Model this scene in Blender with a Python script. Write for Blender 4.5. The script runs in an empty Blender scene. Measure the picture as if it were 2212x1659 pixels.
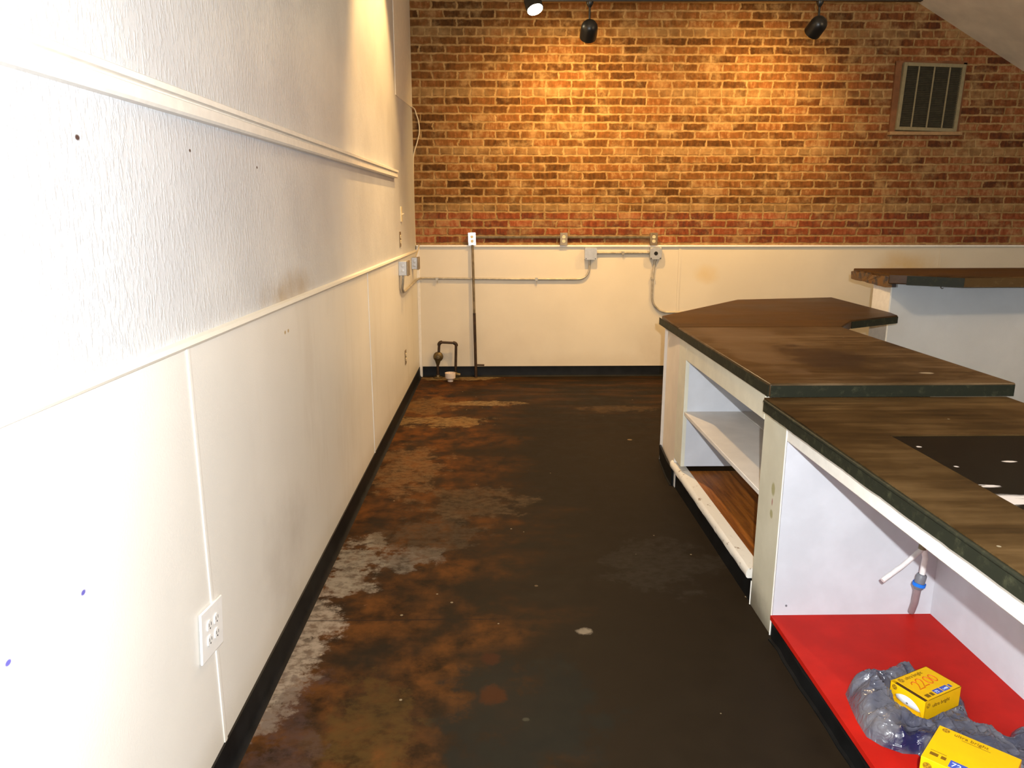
import bpy, bmesh, math, random
from mathutils import Vector, Matrix, noise
random.seed(7)
S = bpy.context.scene
COL = S.collection
V = Vector

# ------------------------------------------------------------------ camera
W, H, F = 2212, 1659, 1600.0
EYE = V((0, 0, 1.5))
def cam_basis():
    d = V(((1075 - W/2)/F, -(467 - H/2)/F, 1)).normalized()
    r_ = math.radians(0.2)
    u = V((-math.sin(r_), math.cos(r_), 0)); u = (u - d*u.dot(d)).normalized()
    r = V((u.y*d.z-u.z*d.y, u.z*d.x-u.x*d.z, u.x*d.y-u.y*d.x))
    return r, d, u
_r, _d, _u = cam_basis()
def ray(px, py):
    c = V(((px-W/2)/F, -(py-H/2)/F, 1))
    return V((_r.dot(c), _d.dot(c), _u.dot(c)))
def onx(px, py, x): v = ray(px, py); return EYE + v*((x-EYE.x)/v.x)
def ony(px, py, y): v = ray(px, py); return EYE + v*((y-EYE.y)/v.y)
def onz(px, py, z): v = ray(px, py); return EYE + v*((z-EYE.z)/v.z)
cam = bpy.data.cameras.new('camera'); camo = bpy.data.objects.new('camera', cam); COL.objects.link(camo)
cam.sensor_width = 36; cam.lens = F/W*36; cam.clip_start = 0.02
right = V((_r.x, _d.x, _u.x)); up = V((_r.y, _d.y, _u.y)); fwd = V((_r.z, _d.z, _u.z))
mw = Matrix((( right.x, up.x, -fwd.x, EYE.x), (right.y, up.y, -fwd.y, EYE.y), (right.z, up.z, -fwd.z, EYE.z), (0,0,0,1)))
camo.matrix_world = mw
S.camera = camo

# ------------------------------------------------------------------ mesh builder
class MB:
    def __init__(s): s.bm = bmesh.new()
    def box(s, a, b):
        x0,x1 = sorted((a[0],b[0])); y0,y1 = sorted((a[1],b[1])); z0,z1 = sorted((a[2],b[2]))
        v = [s.bm.verts.new(p) for p in ((x0,y0,z0),(x1,y0,z0),(x1,y1,z0),(x0,y1,z0),(x0,y0,z1),(x1,y0,z1),(x1,y1,z1),(x0,y1,z1))]
        for f in ((0,3,2,1),(4,5,6,7),(0,1,5,4),(1,2,6,5),(2,3,7,6),(3,0,4,7)): s.bm.faces.new([v[i] for i in f])
        return s
    def prism(s, pts, off):
        """polygon (list of 3d points) extruded by the vector off"""
        off = V(off); a = [s.bm.verts.new(V(p)) for p in pts]; b = [s.bm.verts.new(V(p)+off) for p in pts]
        n = len(pts)
        s.bm.faces.new(a); s.bm.faces.new(b[::-1])
        for i in range(n): s.bm.faces.new([a[i], b[i], b[(i+1) % n], a[(i+1) % n]])
        bmesh.ops.recalc_face_normals(s.bm, faces=s.bm.faces[:])
        return s
    def tube(s, pts, r, n=12, cap=True):
        pts = [V(p) for p in pts]; rs = r if isinstance(r, (list, tuple)) else [r]*len(pts)
        t0 = (pts[1]-pts[0]).normalized()
        ref = V((0,0,1)) if abs(t0.z) < .9 else V((1,0,0))
        nx = t0.cross(ref).normalized(); rings = []
        for i, p in enumerate(pts):
            if i == 0: t = (pts[1]-p).normalized()
            elif i == len(pts)-1: t = (p-pts[i-1]).normalized()
            else: t = ((p-pts[i-1]).normalized()+(pts[i+1]-p).normalized()).normalized()
            nx = (nx - t*nx.dot(t)).normalized(); ny = t.cross(nx)
            k = 1.0
            if 0 < i < len(pts)-1:
                c = max(.5, t.dot((pts[i+1]-p).normalized())); k = 1/c if c < .98 else 1
            rings.append([s.bm.verts.new(p + (nx*math.cos(2*math.pi*j/n)+ny*math.sin(2*math.pi*j/n))*rs[i]) for j in range(n)])
        for a, b in zip(rings, rings[1:]):
            for j in range(n): s.bm.faces.new([a[j], a[(j+1)%n], b[(j+1)%n], b[j]])
        if cap: s.bm.faces.new(rings[0][::-1]); s.bm.faces.new(rings[-1])
        return s
    def lathe(s, origin, axis, prof, n=28):
        """prof: list of (radius, distance along the axis); ends closed"""
        axis = V(axis).normalized(); ref = V((0,0,1)) if abs(axis.z) < .9 else V((1,0,0))
        a = axis.cross(ref).normalized(); b = axis.cross(a); o = V(origin); rings = []
        for r, h in prof:
            if r < 1e-6: rings.append([s.bm.verts.new(o+axis*h)])
            else: rings.append([s.bm.verts.new(o+axis*h+(a*math.cos(2*math.pi*j/n)+b*math.sin(2*math.pi*j/n))*r) for j in range(n)])
        for p, q in zip(rings, rings[1:]):
            for j in range(n):
                k = (j+1) % n
                if len(p) == 1 and len(q) == 1: continue
                if len(p) == 1: s.bm.faces.new([p[0], q[k], q[j]])
                elif len(q) == 1: s.bm.faces.new([p[j], p[k], q[0]])
                else: s.bm.faces.new([p[j], p[k], q[k], q[j]])
        if len(rings[0]) > 1: s.bm.faces.new(rings[0][::-1])
        if len(rings[-1]) > 1: s.bm.faces.new(rings[-1])
        return s
    def xform(s, m):
        bmesh.ops.transform(s.bm, matrix=m, verts=s.bm.verts[:]); return s
    def build(s, name, mat, parent=None, loc=None, bevel=0, seg=2, smooth=True):
        root = parent
        while root is not None and root.parent is not None: root = root.parent
        o0 = V(loc) if loc is not None else (V(root.location) if root is not None else V((0,0,0)))
        bmesh.ops.recalc_face_normals(s.bm, faces=s.bm.faces[:])
        if o0.length: bmesh.ops.translate(s.bm, vec=-o0, verts=s.bm.verts[:])
        me = bpy.data.meshes.new(name); s.bm.to_mesh(me); s.bm.free()
        me.materials.append(mat)
        if smooth:
            for p in me.polygons: p.use_smooth = True
            me.set_sharp_from_angle(angle=math.radians(38))
        o = bpy.data.objects.new(name, me); COL.objects.link(o)
        if parent is not None: o.parent = parent
        else: o.location = o0
        if bevel:
            m = o.modifiers.new('bevel', 'BEVEL'); m.width = bevel; m.segments = seg; m.limit_method = 'ANGLE'; m.angle_limit = math.radians(40)
        return o
def thing(name, label, cat, loc, group=None):
    o = bpy.data.objects.new(name, None); COL.objects.link(o); o.location = loc
    o.empty_display_size = .05
    return tag(o, label, cat, group)
def tag(o, label, cat, group=None):
    o['label'] = label; o['category'] = cat
    if group: o['group'] = group
    return o
def struct(o, label=None, cat=None):
    o['kind'] = 'structure'
    if label: o['label'] = label
    if cat: o['category'] = cat
    return o
def arc(c, u, v, r, a0, a1, n=8):
    return [V(c)+V(u)*r*math.cos(math.radians(a0+(a1-a0)*i/n))+V(v)*r*math.sin(math.radians(a0+(a1-a0)*i/n)) for i in range(n+1)]

# ------------------------------------------------------------------ node helper
class N:
    def __init__(s, name, rough=.6, spec=.4, metal=0.0):
        s.m = bpy.data.materials.new(name); s.m.use_nodes = True; s.t = s.m.node_tree
        s.b = s.t.nodes['Principled BSDF']; s.b.inputs['Roughness'].default_value = rough
        s.b.inputs['Specular IOR Level'].default_value = spec; s.b.inputs['Metallic'].default_value = metal
        s.g = None
    def n(s, typ, **kw):
        o = s.t.nodes.new(typ)
        for k, v in kw.items(): setattr(o, k, v)
        return o
    def put(s, sock, v):
        if hasattr(v, 'is_output'): s.t.links.new(v, sock)
        elif v is not None:
            if isinstance(v, (tuple, list)) and len(v) == 3 and len(getattr(sock, 'default_value', (0,0,0))) == 4: v = (*v, 1)
            sock.default_value = v
    def pos(s):
        if s.g is None: s.g = s.n('ShaderNodeNewGeometry').outputs['Position']
        return s.g
    def xyz(s):
        o = s.n('ShaderNodeSeparateXYZ'); s.put(o.inputs[0], s.pos()); return o.outputs
    def math(s, op, a, b=0.0, c=0.0, clamp=False):
        o = s.n('ShaderNodeMath', operation=op, use_clamp=clamp)
        s.put(o.inputs[0], a); s.put(o.inputs[1], b)
        if op in ('MULTIPLY_ADD', 'SMOOTH_MIN', 'SMOOTH_MAX', 'COMPARE'): s.put(o.inputs[2], c)
        return o.outputs[0]
    def comb(s, x, y, z):
        o = s.n('ShaderNodeCombineXYZ'); s.put(o.inputs[0], x); s.put(o.inputs[1], y); s.put(o.inputs[2], z); return o.outputs[0]
    def scale(s, vec, k, off=(0,0,0)):
        o = s.n('ShaderNodeVectorMath', operation='MULTIPLY_ADD'); s.put(o.inputs[0], vec); s.put(o.inputs[1], k); s.put(o.inputs[2], off); return o.outputs[0]
    def noise(s, vec, scale=1, detail=4, rough=.55, dist=0, out=0):
        o = s.n('ShaderNodeTexNoise'); s.put(o.inputs['Vector'], vec); s.put(o.inputs['Scale'], scale); s.put(o.inputs['Detail'], detail)
        s.put(o.inputs['Roughness'], rough); s.put(o.inputs['Distortion'], dist); return o.outputs[out]
    def ramp(s, v, lo, hi, smooth=True):
        o = s.n('ShaderNodeMapRange', interpolation_type='SMOOTHSTEP' if smooth else 'LINEAR')
        s.put(o.inputs[0], v); s.put(o.inputs[1], lo); s.put(o.inputs[2], hi); return o.outputs[0]
    def cramp(s, v, stops):
        o = s.n('ShaderNodeValToRGB'); s.put(o.inputs[0], v); e = o.color_ramp.elements
        while len(e) < len(stops): e.new(.5)
        for x, (p, c) in zip(e, stops): x.position = p; x.color = (*c, 1)
        return o.outputs[0]
    def mix(s, f, a, b, mode='MIX'):
        o = s.n('ShaderNodeMix', data_type='RGBA', blend_type=mode); s.put(o.inputs[0], f); s.put(o.inputs[6], a); s.put(o.inputs[7], b); return o.outputs[2]
    def blob(s, vec_parts, c, r, wob=None, soft=.25):
        """1 inside an ellipse around c (two coordinates) with radii r, soft edge"""
        a = s.math('DIVIDE', s.math('SUBTRACT', vec_parts[0], c[0]), r[0]); b = s.math('DIVIDE', s.math('SUBTRACT', vec_parts[1], c[1]), r[1])
        d = s.math('ADD', s.math('MULTIPLY', a, a), s.math('MULTIPLY', b, b))
        if wob is not None: d = s.math('ADD', d, wob)
        return s.ramp(d, 1.0, soft)
    def color(s, c): s.put(s.b.inputs['Base Color'], c); return s
    def rough(s, v): s.put(s.b.inputs['Roughness'], v); return s
    def bump(s, h, strength=.3, dist=.01):
        o = s.n('ShaderNodeBump'); s.put(o.inputs['Height'], h); o.inputs['Strength'].default_value = strength; o.inputs['Distance'].default_value = dist
        s.put(s.b.inputs['Normal'], o.outputs[0]); return s
def plain(name, c, rough=.6, spec=.25, metal=0, grain=.12, gs=30, bump=0.0, bs=80):
    m = N(name, rough, spec, metal)
    f = m.noise(m.pos(), gs, 5)
    m.color(m.mix(m.ramp(f, .3, .75), tuple(x*(1-grain) for x in c), tuple(min(1, x*(1+grain*.6)) for x in c)))
    if bump: m.bump(m.noise(m.pos(), bs, 4), bump, .004)
    return m.m

ZU, ZL = .908, .857
# ------------------------------------------------------------------ materials
def mat_wallpaper():
    m = N('embossed_wallpaper', .42, .45)
    p = m.pos(); x = m.xyz()
    e1 = m.noise(m.scale(p, (100, 100, 34)), 1, 3, .6); e2 = m.noise(m.scale(p, (220, 220, 90)), 1, 2)
    h = m.math('ADD', m.ramp(e1, .45, .7), m.math('MULTIPLY', e2, .35))
    base = m.mix(m.ramp(m.noise(p, 2.0, 4), .35, .7), (.55,.562,.58), (.64,.65,.66))
    wob = m.math('MULTIPLY', m.math('SUBTRACT', m.noise(p, 9, 4), .5), 1.6)
    st = m.blob((x[1], x[2]), (2.75, 1.22), (.42, .11), wob, -.5)
    base = m.mix(m.math('MULTIPLY', st, .7), base, (.36,.25,.12))
    for c in ((1.415,1.638),(1.92,1.657),(2.44,1.649)):
        r_ = .007 if c[0] < 1.5 else .005
        base = m.mix(m.blob((x[1], x[2]), c, (r_*1.5, r_), m.math('MULTIPLY', wob, .3)), base, (.06,.035,.03))
    m.color(base); m.bump(h, .26, .005); return m.m
def mat_panel(name, tint, stains):
    m = N(name, .4, .45); p = m.pos(); x = m.xyz()
    base = m.mix(m.ramp(m.noise(p, 1.6, 5), .35, .7), tuple(c*.93 for c in tint), tint)
    if stains == 'left':
        sm = m.noise(m.scale(p, (3, 5, 1.2)), 1, 5, .6); msk = m.math('MULTIPLY', m.ramp(sm, .5, .75), m.ramp(x[1], 1.6, 3.0))
        base = m.mix(m.math('MULTIPLY', msk, .22), base, (.46,.40,.32))
        wob = m.math('MULTIPLY', m.math('SUBTRACT', m.noise(p, 7, 5), .5), 2.0)
        base = m.mix(m.math('MULTIPLY', m.blob((x[1], x[2]), (2.45, .33), (.36, .3), wob, -.7), .4), base, (.36,.31,.26))
        base = m.mix(m.math('MULTIPLY', m.ramp(x[2], .22, .1), .3), base, (.45,.38,.25))
        for c in ((1.235,.837),(1.024,.834)):
            base = m.mix(m.blob((x[1], x[2]), c, (.009, .006), m.math('MULTIPLY', wob, .3)), base, (.12,.11,.4))
        for c in ((2.6,1.1),(2.64,1.1)):
            base = m.mix(m.blob((x[1], x[2]), c, (.012, .008), m.math('MULTIPLY', wob, .4)), base, (.45,.33,.16))
    else:
        wob = m.math('MULTIPLY', m.math('SUBTRACT', m.noise(p, 5, 5), .5), 1.6)
        for c, r_, col, k in (((1.95,.98),(.13,.09),(.62,.42,.12),.55), ((3.85,1.06),(.33,.12),(.55,.33,.07),.75), ((1.5,.3),(.16,.2),(.45,.33,.2),.45), ((-.2,.3),(.7,.18),(.5,.4,.28),.25), ((1.0,.12),(1.2,.1),(.5,.38,.24),.3)):
            base = m.mix(m.math('MULTIPLY', m.blob((x[0], x[2]), c, tuple(1.3*q for q in r_), wob, -.7), k), base, col)
    m.color(base); m.bump(m.noise(p, 160, 2), .12, .003); return m.m
def mat_brick():
    m = N('old_brick', .9, .08); x = m.xyz(); p = m.pos()
    jit = m.noise(p, 17, 4, out=1)
    v = m.comb(m.math('ADD', x[0], 20.0), m.math('SUBTRACT', x[2], .0585), 0.0)
    ns = m.n('ShaderNodeVectorMath', operation='MULTIPLY_ADD'); m.put(ns.inputs[0], jit); ns.inputs[1].default_value = (.05,.022,0); m.put(ns.inputs[2], v)
    b = m.n('ShaderNodeTexBrick', offset=.5, offset_frequency=2, squash=.5, squash_frequency=7)
    m.put(b.inputs['Vector'], ns.outputs[0]); b.inputs['Scale'].default_value = 1
    b.inputs['Color1'].default_value = (0,0,0,1); b.inputs['Color2'].default_value = (1,1,1,1); b.inputs['Mortar'].default_value = (.5,.5,.5,1)
    b.inputs['Mortar Size'].default_value = .0125; b.inputs['Mortar Smooth'].default_value = .7
    b.inputs['Brick Width'].default_value = .2236; b.inputs['Row Height'].default_value = .071
    fine = m.noise(p, 26, 5, .65); big = m.noise(p, 1.6, 4)
    vert = m.noise(m.scale(p, (34, 34, 7)), 1, 4, .6)
    tone = m.math('ADD', m.math('MULTIPLY_ADD', b.outputs['Color'], .75, .12), m.math('ADD', m.math('MULTIPLY', m.math('SUBTRACT', fine, .5), 1.1), m.math('MULTIPLY', m.math('SUBTRACT', vert, .5), 1.3)))
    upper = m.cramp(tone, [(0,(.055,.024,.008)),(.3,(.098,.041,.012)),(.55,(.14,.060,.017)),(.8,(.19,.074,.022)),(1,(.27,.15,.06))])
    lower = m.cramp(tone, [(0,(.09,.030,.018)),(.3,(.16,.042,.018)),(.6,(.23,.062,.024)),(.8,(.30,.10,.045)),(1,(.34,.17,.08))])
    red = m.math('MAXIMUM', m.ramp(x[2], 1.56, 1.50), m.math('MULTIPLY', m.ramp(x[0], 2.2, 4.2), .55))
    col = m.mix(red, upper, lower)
    rowp = m.math('FRACT', m.math('DIVIDE', m.math('SUBTRACT', x[2], .0585), .497))
    hdr = m.math('MULTIPLY', m.ramp(rowp, .15, .135), m.ramp(m.noise(p, 3, 3), .3, .6))
    smear = m.math('MAXIMUM', m.math('MULTIPLY', hdr, .62), m.math('MULTIPLY', m.ramp(m.noise(p, 5, 6, .65), .47, .68), .6))
    mort = m.mix(m.ramp(m.noise(p, 20, 4), .35, .7), (.25,.155,.064), (.37,.24,.108))
    col = m.mix(smear, col, mort)
    col = m.mix(b.outputs['Fac'], col, mort)
    pit = m.ramp(m.noise(p, 6.5, 2), .27, .25)
    col = m.mix(m.math('MULTIPLY', m.ramp(m.noise(p, 14, 6, .7), .68, .76), .5), col, (.50,.31,.15))
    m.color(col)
    h = m.math('ADD', m.math('MULTIPLY', m.math('SUBTRACT', 1.0, b.outputs['Fac']), .7), m.math('MULTIPLY', fine, .6))
    m.bump(h, .55, .012); return m.m
def mat_floor():
    m = N('stained_concrete_floor', .6, .06); p = m.pos(); x = m.xyz()
    n1 = m.noise(p, 2.2, 8, .62); n2 = m.noise(p, 9, 6, .65); n3 = m.noise(m.scale(p, (1.2, 2.6, 1)), 1.3, 6, .6)
    dark = m.mix(n2, (.0085,.0056,.0032), (.021,.0142,.008))
    rust = m.mix(m.ramp(n2, .3, .7), (.013,.006,.002), (.10,.036,.008))
    edge = m.math('ADD', x[0], m.math('MULTIPLY', m.math('SUBTRACT', n3, .5), 1.7))
    fr = m.math('MULTIPLY', m.ramp(edge, .35, -.35), m.ramp(m.noise(p, 3.1, 6, .6), .28, .6))
    col = m.mix(fr, dark, rust)
    far = m.math('MULTIPLY', m.ramp(x[1], 4.6, 6.6), m.ramp(m.noise(m.scale(p, (1.5, 6, 1)), 1.2, 5), .42, .7))
    col = m.mix(m.math('MULTIPLY', far, .8), col, (.05,.021,.006))
    wob = m.math('MULTIPLY', m.math('SUBTRACT', m.noise(p, 6.5, 8, .72), .5), 5.5)
    hf = m.math('MULTIPLY_ADD', m.ramp(m.noise(m.scale(p, (22, 30, 1)), 1, 7, .7), .38, .6), .65, .35)
    for c, r_, cc, k in (((-.72,2.5),(.13,.62),(.42,.33,.24),1.0), ((-.62,3.0),(.14,.34),(.36,.30,.22),.85), ((-.42,3.08),(.22,.14),(.25,.21,.16),.75), ((-.3,3.35),(.3,.25),(.12,.08,.045),.6), ((-.55,4.3),(.25,.5),(.22,.13,.06),.6),
                         ((-.45,5.35),(.45,.16),(.30,.19,.08),.75), ((-.1,5.9),(.35,.10),(.34,.23,.11),.8), ((-.6,5.85),(.35,.3),(.2,.11,.04),.7), ((-.15,3.75),(.35,.25),(.16,.10,.05),.6),
                         ((-.4,1.95),(.2,.25),(.10,.055,.014),.7), ((-.62,1.8),(.12,.5),(.09,.05,.04),.6), ((.95,5.7),(.35,.12),(.15,.09,.04),.5), ((.7,3.0),(.3,.3),(.045,.036,.026),.7),((-.4,6.9),(.5,.14),(.34,.26,.14),.7)):
        col = m.mix(m.math('MULTIPLY', m.math('MULTIPLY', m.ramp(m.blob((x[0], x[1]), c, r_, wob), .0, 1.0), hf), k), col, tuple(v*.62 for v in cc))
    for c, r_, cc in (((.32,2.47),(.035,.03),(.24,.19,.13)), ((.08,1.98),(.014,.012),(.2,.17,.1)), ((.07,2.0),(.3,.35),(.012,.012,.009)), ((-.02,2.1),(.05,.06),(.05,.016,.005)), ((-.03,2.3),(.04,.04),(.045,.015,.006))):
        col = m.mix(m.math('MULTIPLY', m.blob((x[0], x[1]), c, r_, m.math('MULTIPLY', wob, .8)), .8), col, cc)
    vo = m.n('ShaderNodeTexVoronoi', feature='F1'); m.put(vo.inputs['Vector'], p); vo.inputs['Scale'].default_value = 5.5
    sep = m.n('ShaderNodeSeparateColor'); m.put(sep.inputs[0], vo.outputs['Color'])
    rad = m.math('MULTIPLY', m.math('POWER', sep.outputs[0], 6.0), .11)
    sp = m.math('LESS_THAN', m.math('ADD', vo.outputs['Distance'], m.math('MULTIPLY', m.math('SUBTRACT', n2, .5), .05)), rad)
    col = m.mix(m.math('MULTIPLY', sp, m.math('MULTIPLY_ADD', sep.outputs[1], .5, .25)), col, (.19,.13,.07))
    vo2 = m.n('ShaderNodeTexVoronoi', feature='F1'); m.put(vo2.inputs['Vector'], p); vo2.inputs['Scale'].default_value = 16
    sep2 = m.n('ShaderNodeSeparateColor'); m.put(sep2.inputs[0], vo2.outputs['Color'])
    sp2 = m.math('LESS_THAN', vo2.outputs['Distance'], m.math('MULTIPLY', m.math('POWER', sep2.outputs[0], 12.0), .1))
    col = m.mix(m.math('MULTIPLY', sp2, .7), col, (.30,.24,.15))
    # saw-cut joints
    for yj, x0, x1 in ((2.56,-.7,-.05), (3.98,-.2,1.1)):
        ln = m.math('MULTIPLY', m.ramp(m.math('ABSOLUTE', m.math('SUBTRACT', x[1], yj)), .006, .002), m.ramp(x[0], x1+.1, x1))
        col = m.mix(m.math('MULTIPLY', ln, .6), col, (.012,.008,.006))
    m.color(col); m.rough(m.math('MULTIPLY_ADD', n2, .35, .42)); m.bump(n2, .12, .006); return m.m
def mat_counter(name, dark, mid, light, along=0, wear=1.0, rough=.34):
    m = N(name, rough, .12); p = m.pos(); x = m.xyz()
    k = [26, 26, 26]; k[along] = 2.2
    g = m.noise(m.scale(p, tuple(k)), 1, 6, .6, .4); big = m.noise(m.scale(p, (2.2, 3.4, 1)), 1.1, 5, .6)
    f = m.math('ADD', m.math('MULTIPLY', g, .45), m.math('MULTIPLY', big, .7))
    col = m.cramp(f, [(.40, dark), (.56, mid), (.72, light)])
    wob = m.math('MULTIPLY', m.math('SUBTRACT', m.noise(p, 6, 5), .5), 2.4)
    if wear:
        col = m.mix(m.math('MULTIPLY', m.blob((x[0], x[1]), (1.42, 3.12), (.24, .34), wob), .8), col, (.020,.013,.010))
        col = m.mix(m.math('MULTIPLY', m.blob((x[0], x[1]), (1.2, 3.75), (.3, .28), wob), .5), col, (.15,.105,.07))
        col = m.mix(m.math('MULTIPLY', m.blob((x[0], x[1]), (1.15, 3.35), (.13, .6), wob), .5), col, (.13,.085,.05))
        sp = m.blob((x[0], x[1]), (1.66, 2.78), (.035, .02), wob)
        col = m.mix(m.math('MULTIPLY', sp, .7), col, (.42,.36,.27))
    vo = m.n('ShaderNodeTexVoronoi', feature='F1'); m.put(vo.inputs['Vector'], p); vo.inputs['Scale'].default_value = 15
    sc = m.n('ShaderNodeSeparateColor'); m.put(sc.inputs[0], vo.outputs['Color'])
    sp = m.math('LESS_THAN', vo.outputs['Distance'], m.math('MULTIPLY', m.math('POWER', sc.outputs[0], 14.0), .07))
    col = m.mix(m.math('MULTIPLY', sp, .6), col, (.4,.35,.25))
    m.color(col); m.rough(m.math('MULTIPLY_ADD', big, .3, rough-.12)); m.bump(g, .1, .003); return m.m
def mat_chipped(name, base, chip, lo, hi, scale=30, spec=.25):
    m = N(name, .5, spec); p = m.pos()
    f = m.ramp(m.noise(p, scale, 6, .7), lo, hi)
    m.color(m.mix(f, base, chip)); m.bump(f, .4, .002); return m.m
def mat_black_laminate():
    m = N('black_laminate', .3, .08); p = m.pos(); x = m.xyz()
    col = m.mix(m.noise(p, 12, 5), (.005,.004,.003), (.012,.010,.007))
    wob = m.math('MULTIPLY', m.math('SUBTRACT', m.noise(m.scale(p, (14, 40, 1)), 1, 5, .65), .5), 3.2)
    for c, r_ in ((onz(2182,994,ZL)[:2],(.022,.009)), (onz(1985,962,ZL)[:2],(.008,.008)), (onz(2067,1005,ZL)[:2],(.008,.008))):
        col = m.mix(m.blob((x[0], x[1]), c, r_, wob), col, (.62,.58,.56))
    st = m.noise(m.scale(p, (9, 34, 1)), 1, 6, .6, .8)
    for px_, r_, lo in (((2178,1076),(.13,.042),.44), ((2118,1044),(.06,.022),.50)):
        q = onz(*px_, ZL); reg = m.blob((x[0], x[1]), (q.x, q.y), r_, m.math('MULTIPLY', wob, .4))
        col = m.mix(m.math('MULTIPLY', reg, m.ramp(st, lo, lo+.05)), col, (.60,.56,.54))
    vo = m.n('ShaderNodeTexVoronoi', feature='F1'); m.put(vo.inputs['Vector'], p); vo.inputs['Scale'].default_value = 14
    sc = m.n('ShaderNodeSeparateColor'); m.put(sc.inputs[0], vo.outputs['Color'])
    sp = m.math('LESS_THAN', vo.outputs['Distance'], m.math('MULTIPLY', m.math('POWER', sc.outputs[0], 14.0), .06))
    col = m.mix(m.math('MULTIPLY', sp, .6), col, (.4,.38,.33))
    m.color(col); return m.m
def mat_rustmetal(name, a, b, rough=.45, metal=.6, scale=18):
    m = N(name, rough, .5, metal); m.color(m.mix(m.ramp(m.noise(m.pos(), scale, 5, .65), .35, .7), a, b)); return m.m
def mat_bag():
    m = N('grey_plastic_film', .16, .6); p = m.pos()
    x = m.xyz(); c = m.mix(m.ramp(m.noise(p, 9, 3), .35, .7), (.060,.062,.090), (.125,.122,.140))
    wob = m.math('MULTIPLY', m.math('SUBTRACT', m.noise(p, 18, 4), .5), 2.0); q = onz(1965, 1612, .09)
    m.color(m.mix(m.blob((x[0], x[1]), (q.x, q.y), (.075, .03), wob), c, (.012,.012,.05)))
    w = m.noise(m.scale(p, (22, 34, 30)), 1, 2.5, .5, 1.6); m.bump(w, .35, .02); return m.m
def mat_wood(name, a, b):
    m = N(name, .4, .15); p = m.pos(); g = m.noise(m.scale(p, (45, 3, 45)), 1, 6, .6, .5); sp = m.noise(p, 60, 3)
    m.color(m.mix(m.ramp(g, .3, .7), a, b)); m.rough(m.math('MULTIPLY_ADD', sp, .2, .35)); return m.m
def mat_dirtpost():
    m = N('cream_paint_scuffed', .45, .4); p = m.pos(); x = m.xyz()
    base = m.mix(m.ramp(m.noise(p, 5, 5), .35, .7), (.53,.50,.385), (.60,.57,.45))
    wob = m.math('MULTIPLY', m.math('SUBTRACT', m.noise(p, 14, 6, .7), .5), .09)
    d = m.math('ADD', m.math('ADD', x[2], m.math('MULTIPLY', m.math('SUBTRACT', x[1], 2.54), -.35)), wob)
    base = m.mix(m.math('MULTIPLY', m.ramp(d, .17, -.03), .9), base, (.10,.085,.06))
    for c, r_, cc in (((2.515,.535),(.02,.03),(.3,.27,.1)), ((2.515,.44),(.018,.02),(.3,.27,.1)), ((2.515,.487),(.006,.018),(.25,.02,.02))):
        base = m.mix(m.math('MULTIPLY', m.blob((x[1], x[2]), c, r_, m.math('MULTIPLY', wob, 8.0)), .75), base, cc)
    m.color(base); return m.m

M_WP = mat_wallpaper(); M_PL = mat_panel('cream_wall_panel', (.76,.735,.68), 'left'); M_PB = mat_panel('cream_back_panel', (.71,.63,.49), 'back')
M_BRICK = mat_brick(); M_FLOOR = mat_floor()
M_CEIL = plain('ceiling_paint', (.74,.66,.50), .8, .2, grain=.15, gs=3)
M_WHITE = plain('white_trim_paint', (.78,.74,.67), .4, grain=.06)
M_RAIL = mat_chipped('chipped_rail_paint', (.76,.72,.63), (.35,.17,.08), .68, .74, 9)
M_BLACK = plain('black_rubber_base', (.007,.0075,.008), .5, .12, grain=.4, gs=12)
M_HALF = plain('half_wall_white_paint', (.55,.56,.565), .6, grain=.05, gs=5, bump=.15, bs=160)
M_HEND = plain('lit_end_and_board_cream', (.80,.76,.68), .5, grain=.06)  # cream board colour; on the half wall end it paints in warm lamplight
M_CAB = plain('cream_cabinet_paint', (.66,.63,.51), .42, grain=.07, gs=9)
M_CABP = plain('pinkish_cabinet_panel', (.70,.64,.57), .45, grain=.06, gs=6)
M_INT = plain('white_cabinet_lining', (.57,.585,.625), .4, grain=.07, gs=7)
M_SHELF = plain('painted_shelf', (.66,.62,.57), .45, grain=.07, gs=9)
M_POST = mat_dirtpost()
M_CHIP = mat_chipped('chipped_white_paint', (.72,.69,.62), (.20,.12,.06), .60, .68, 34)
M_WOODB = mat_wood('orange_brown_board', (.14,.042,.007), (.34,.115,.016))
M_RED = plain('red_laminate', (.46,.012,.006), .5, .1, grain=.12, gs=9)
M_CT1 = mat_counter('dark_brown_counter_far', (.016,.0085,.003), (.042,.020,.006), (.075,.036,.011), 0, 0)
M_CT2 = mat_counter('worn_brown_counter', (.016,.009,.004), (.062,.037,.016), (.135,.088,.047), 0, 1)
M_CT3 = mat_counter('worn_brown_counter_near', (.019,.010,.0035), (.052,.028,.009), (.105,.062,.024), 0, 0, .42)
M_EDGE = mat_chipped('dark_green_black_edge', (.018,.019,.012), (.048,.048,.026), .5, .75, 25, .1)
M_BARTOP = mat_counter('brown_bar_top', (.025,.012,.004), (.055,.025,.007), (.09,.042,.012), 0, 0)
M_RAW = mat_chipped('broken_raw_wood', (.17,.085,.028), (.05,.042,.04), .45, .6, 20)
M_LAM = mat_black_laminate()
M_DULL = plain('dull_grey_tube', (.33,.28,.29), .5, .2, grain=.08)
M_EDGE2 = mat_chipped('olive_brown_edge', (.075,.045,.018), (.11,.075,.035), .5, .75, 25, .1)
M_GALV = mat_rustmetal('galvanised_conduit', (.34,.30,.23), (.52,.46,.36), .4, .35)
M_BROWNPIPE = mat_rustmetal('dirty_conduit', (.14,.105,.055), (.26,.20,.12), .5, .3)
M_IRON = mat_rustmetal('rusty_black_iron', (.03,.018,.010), (.075,.038,.016), .5, .4)
M_BRONZE = mat_rustmetal('bronze_regulator', (.09,.06,.025), (.17,.12,.05), .4, .5)
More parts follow.
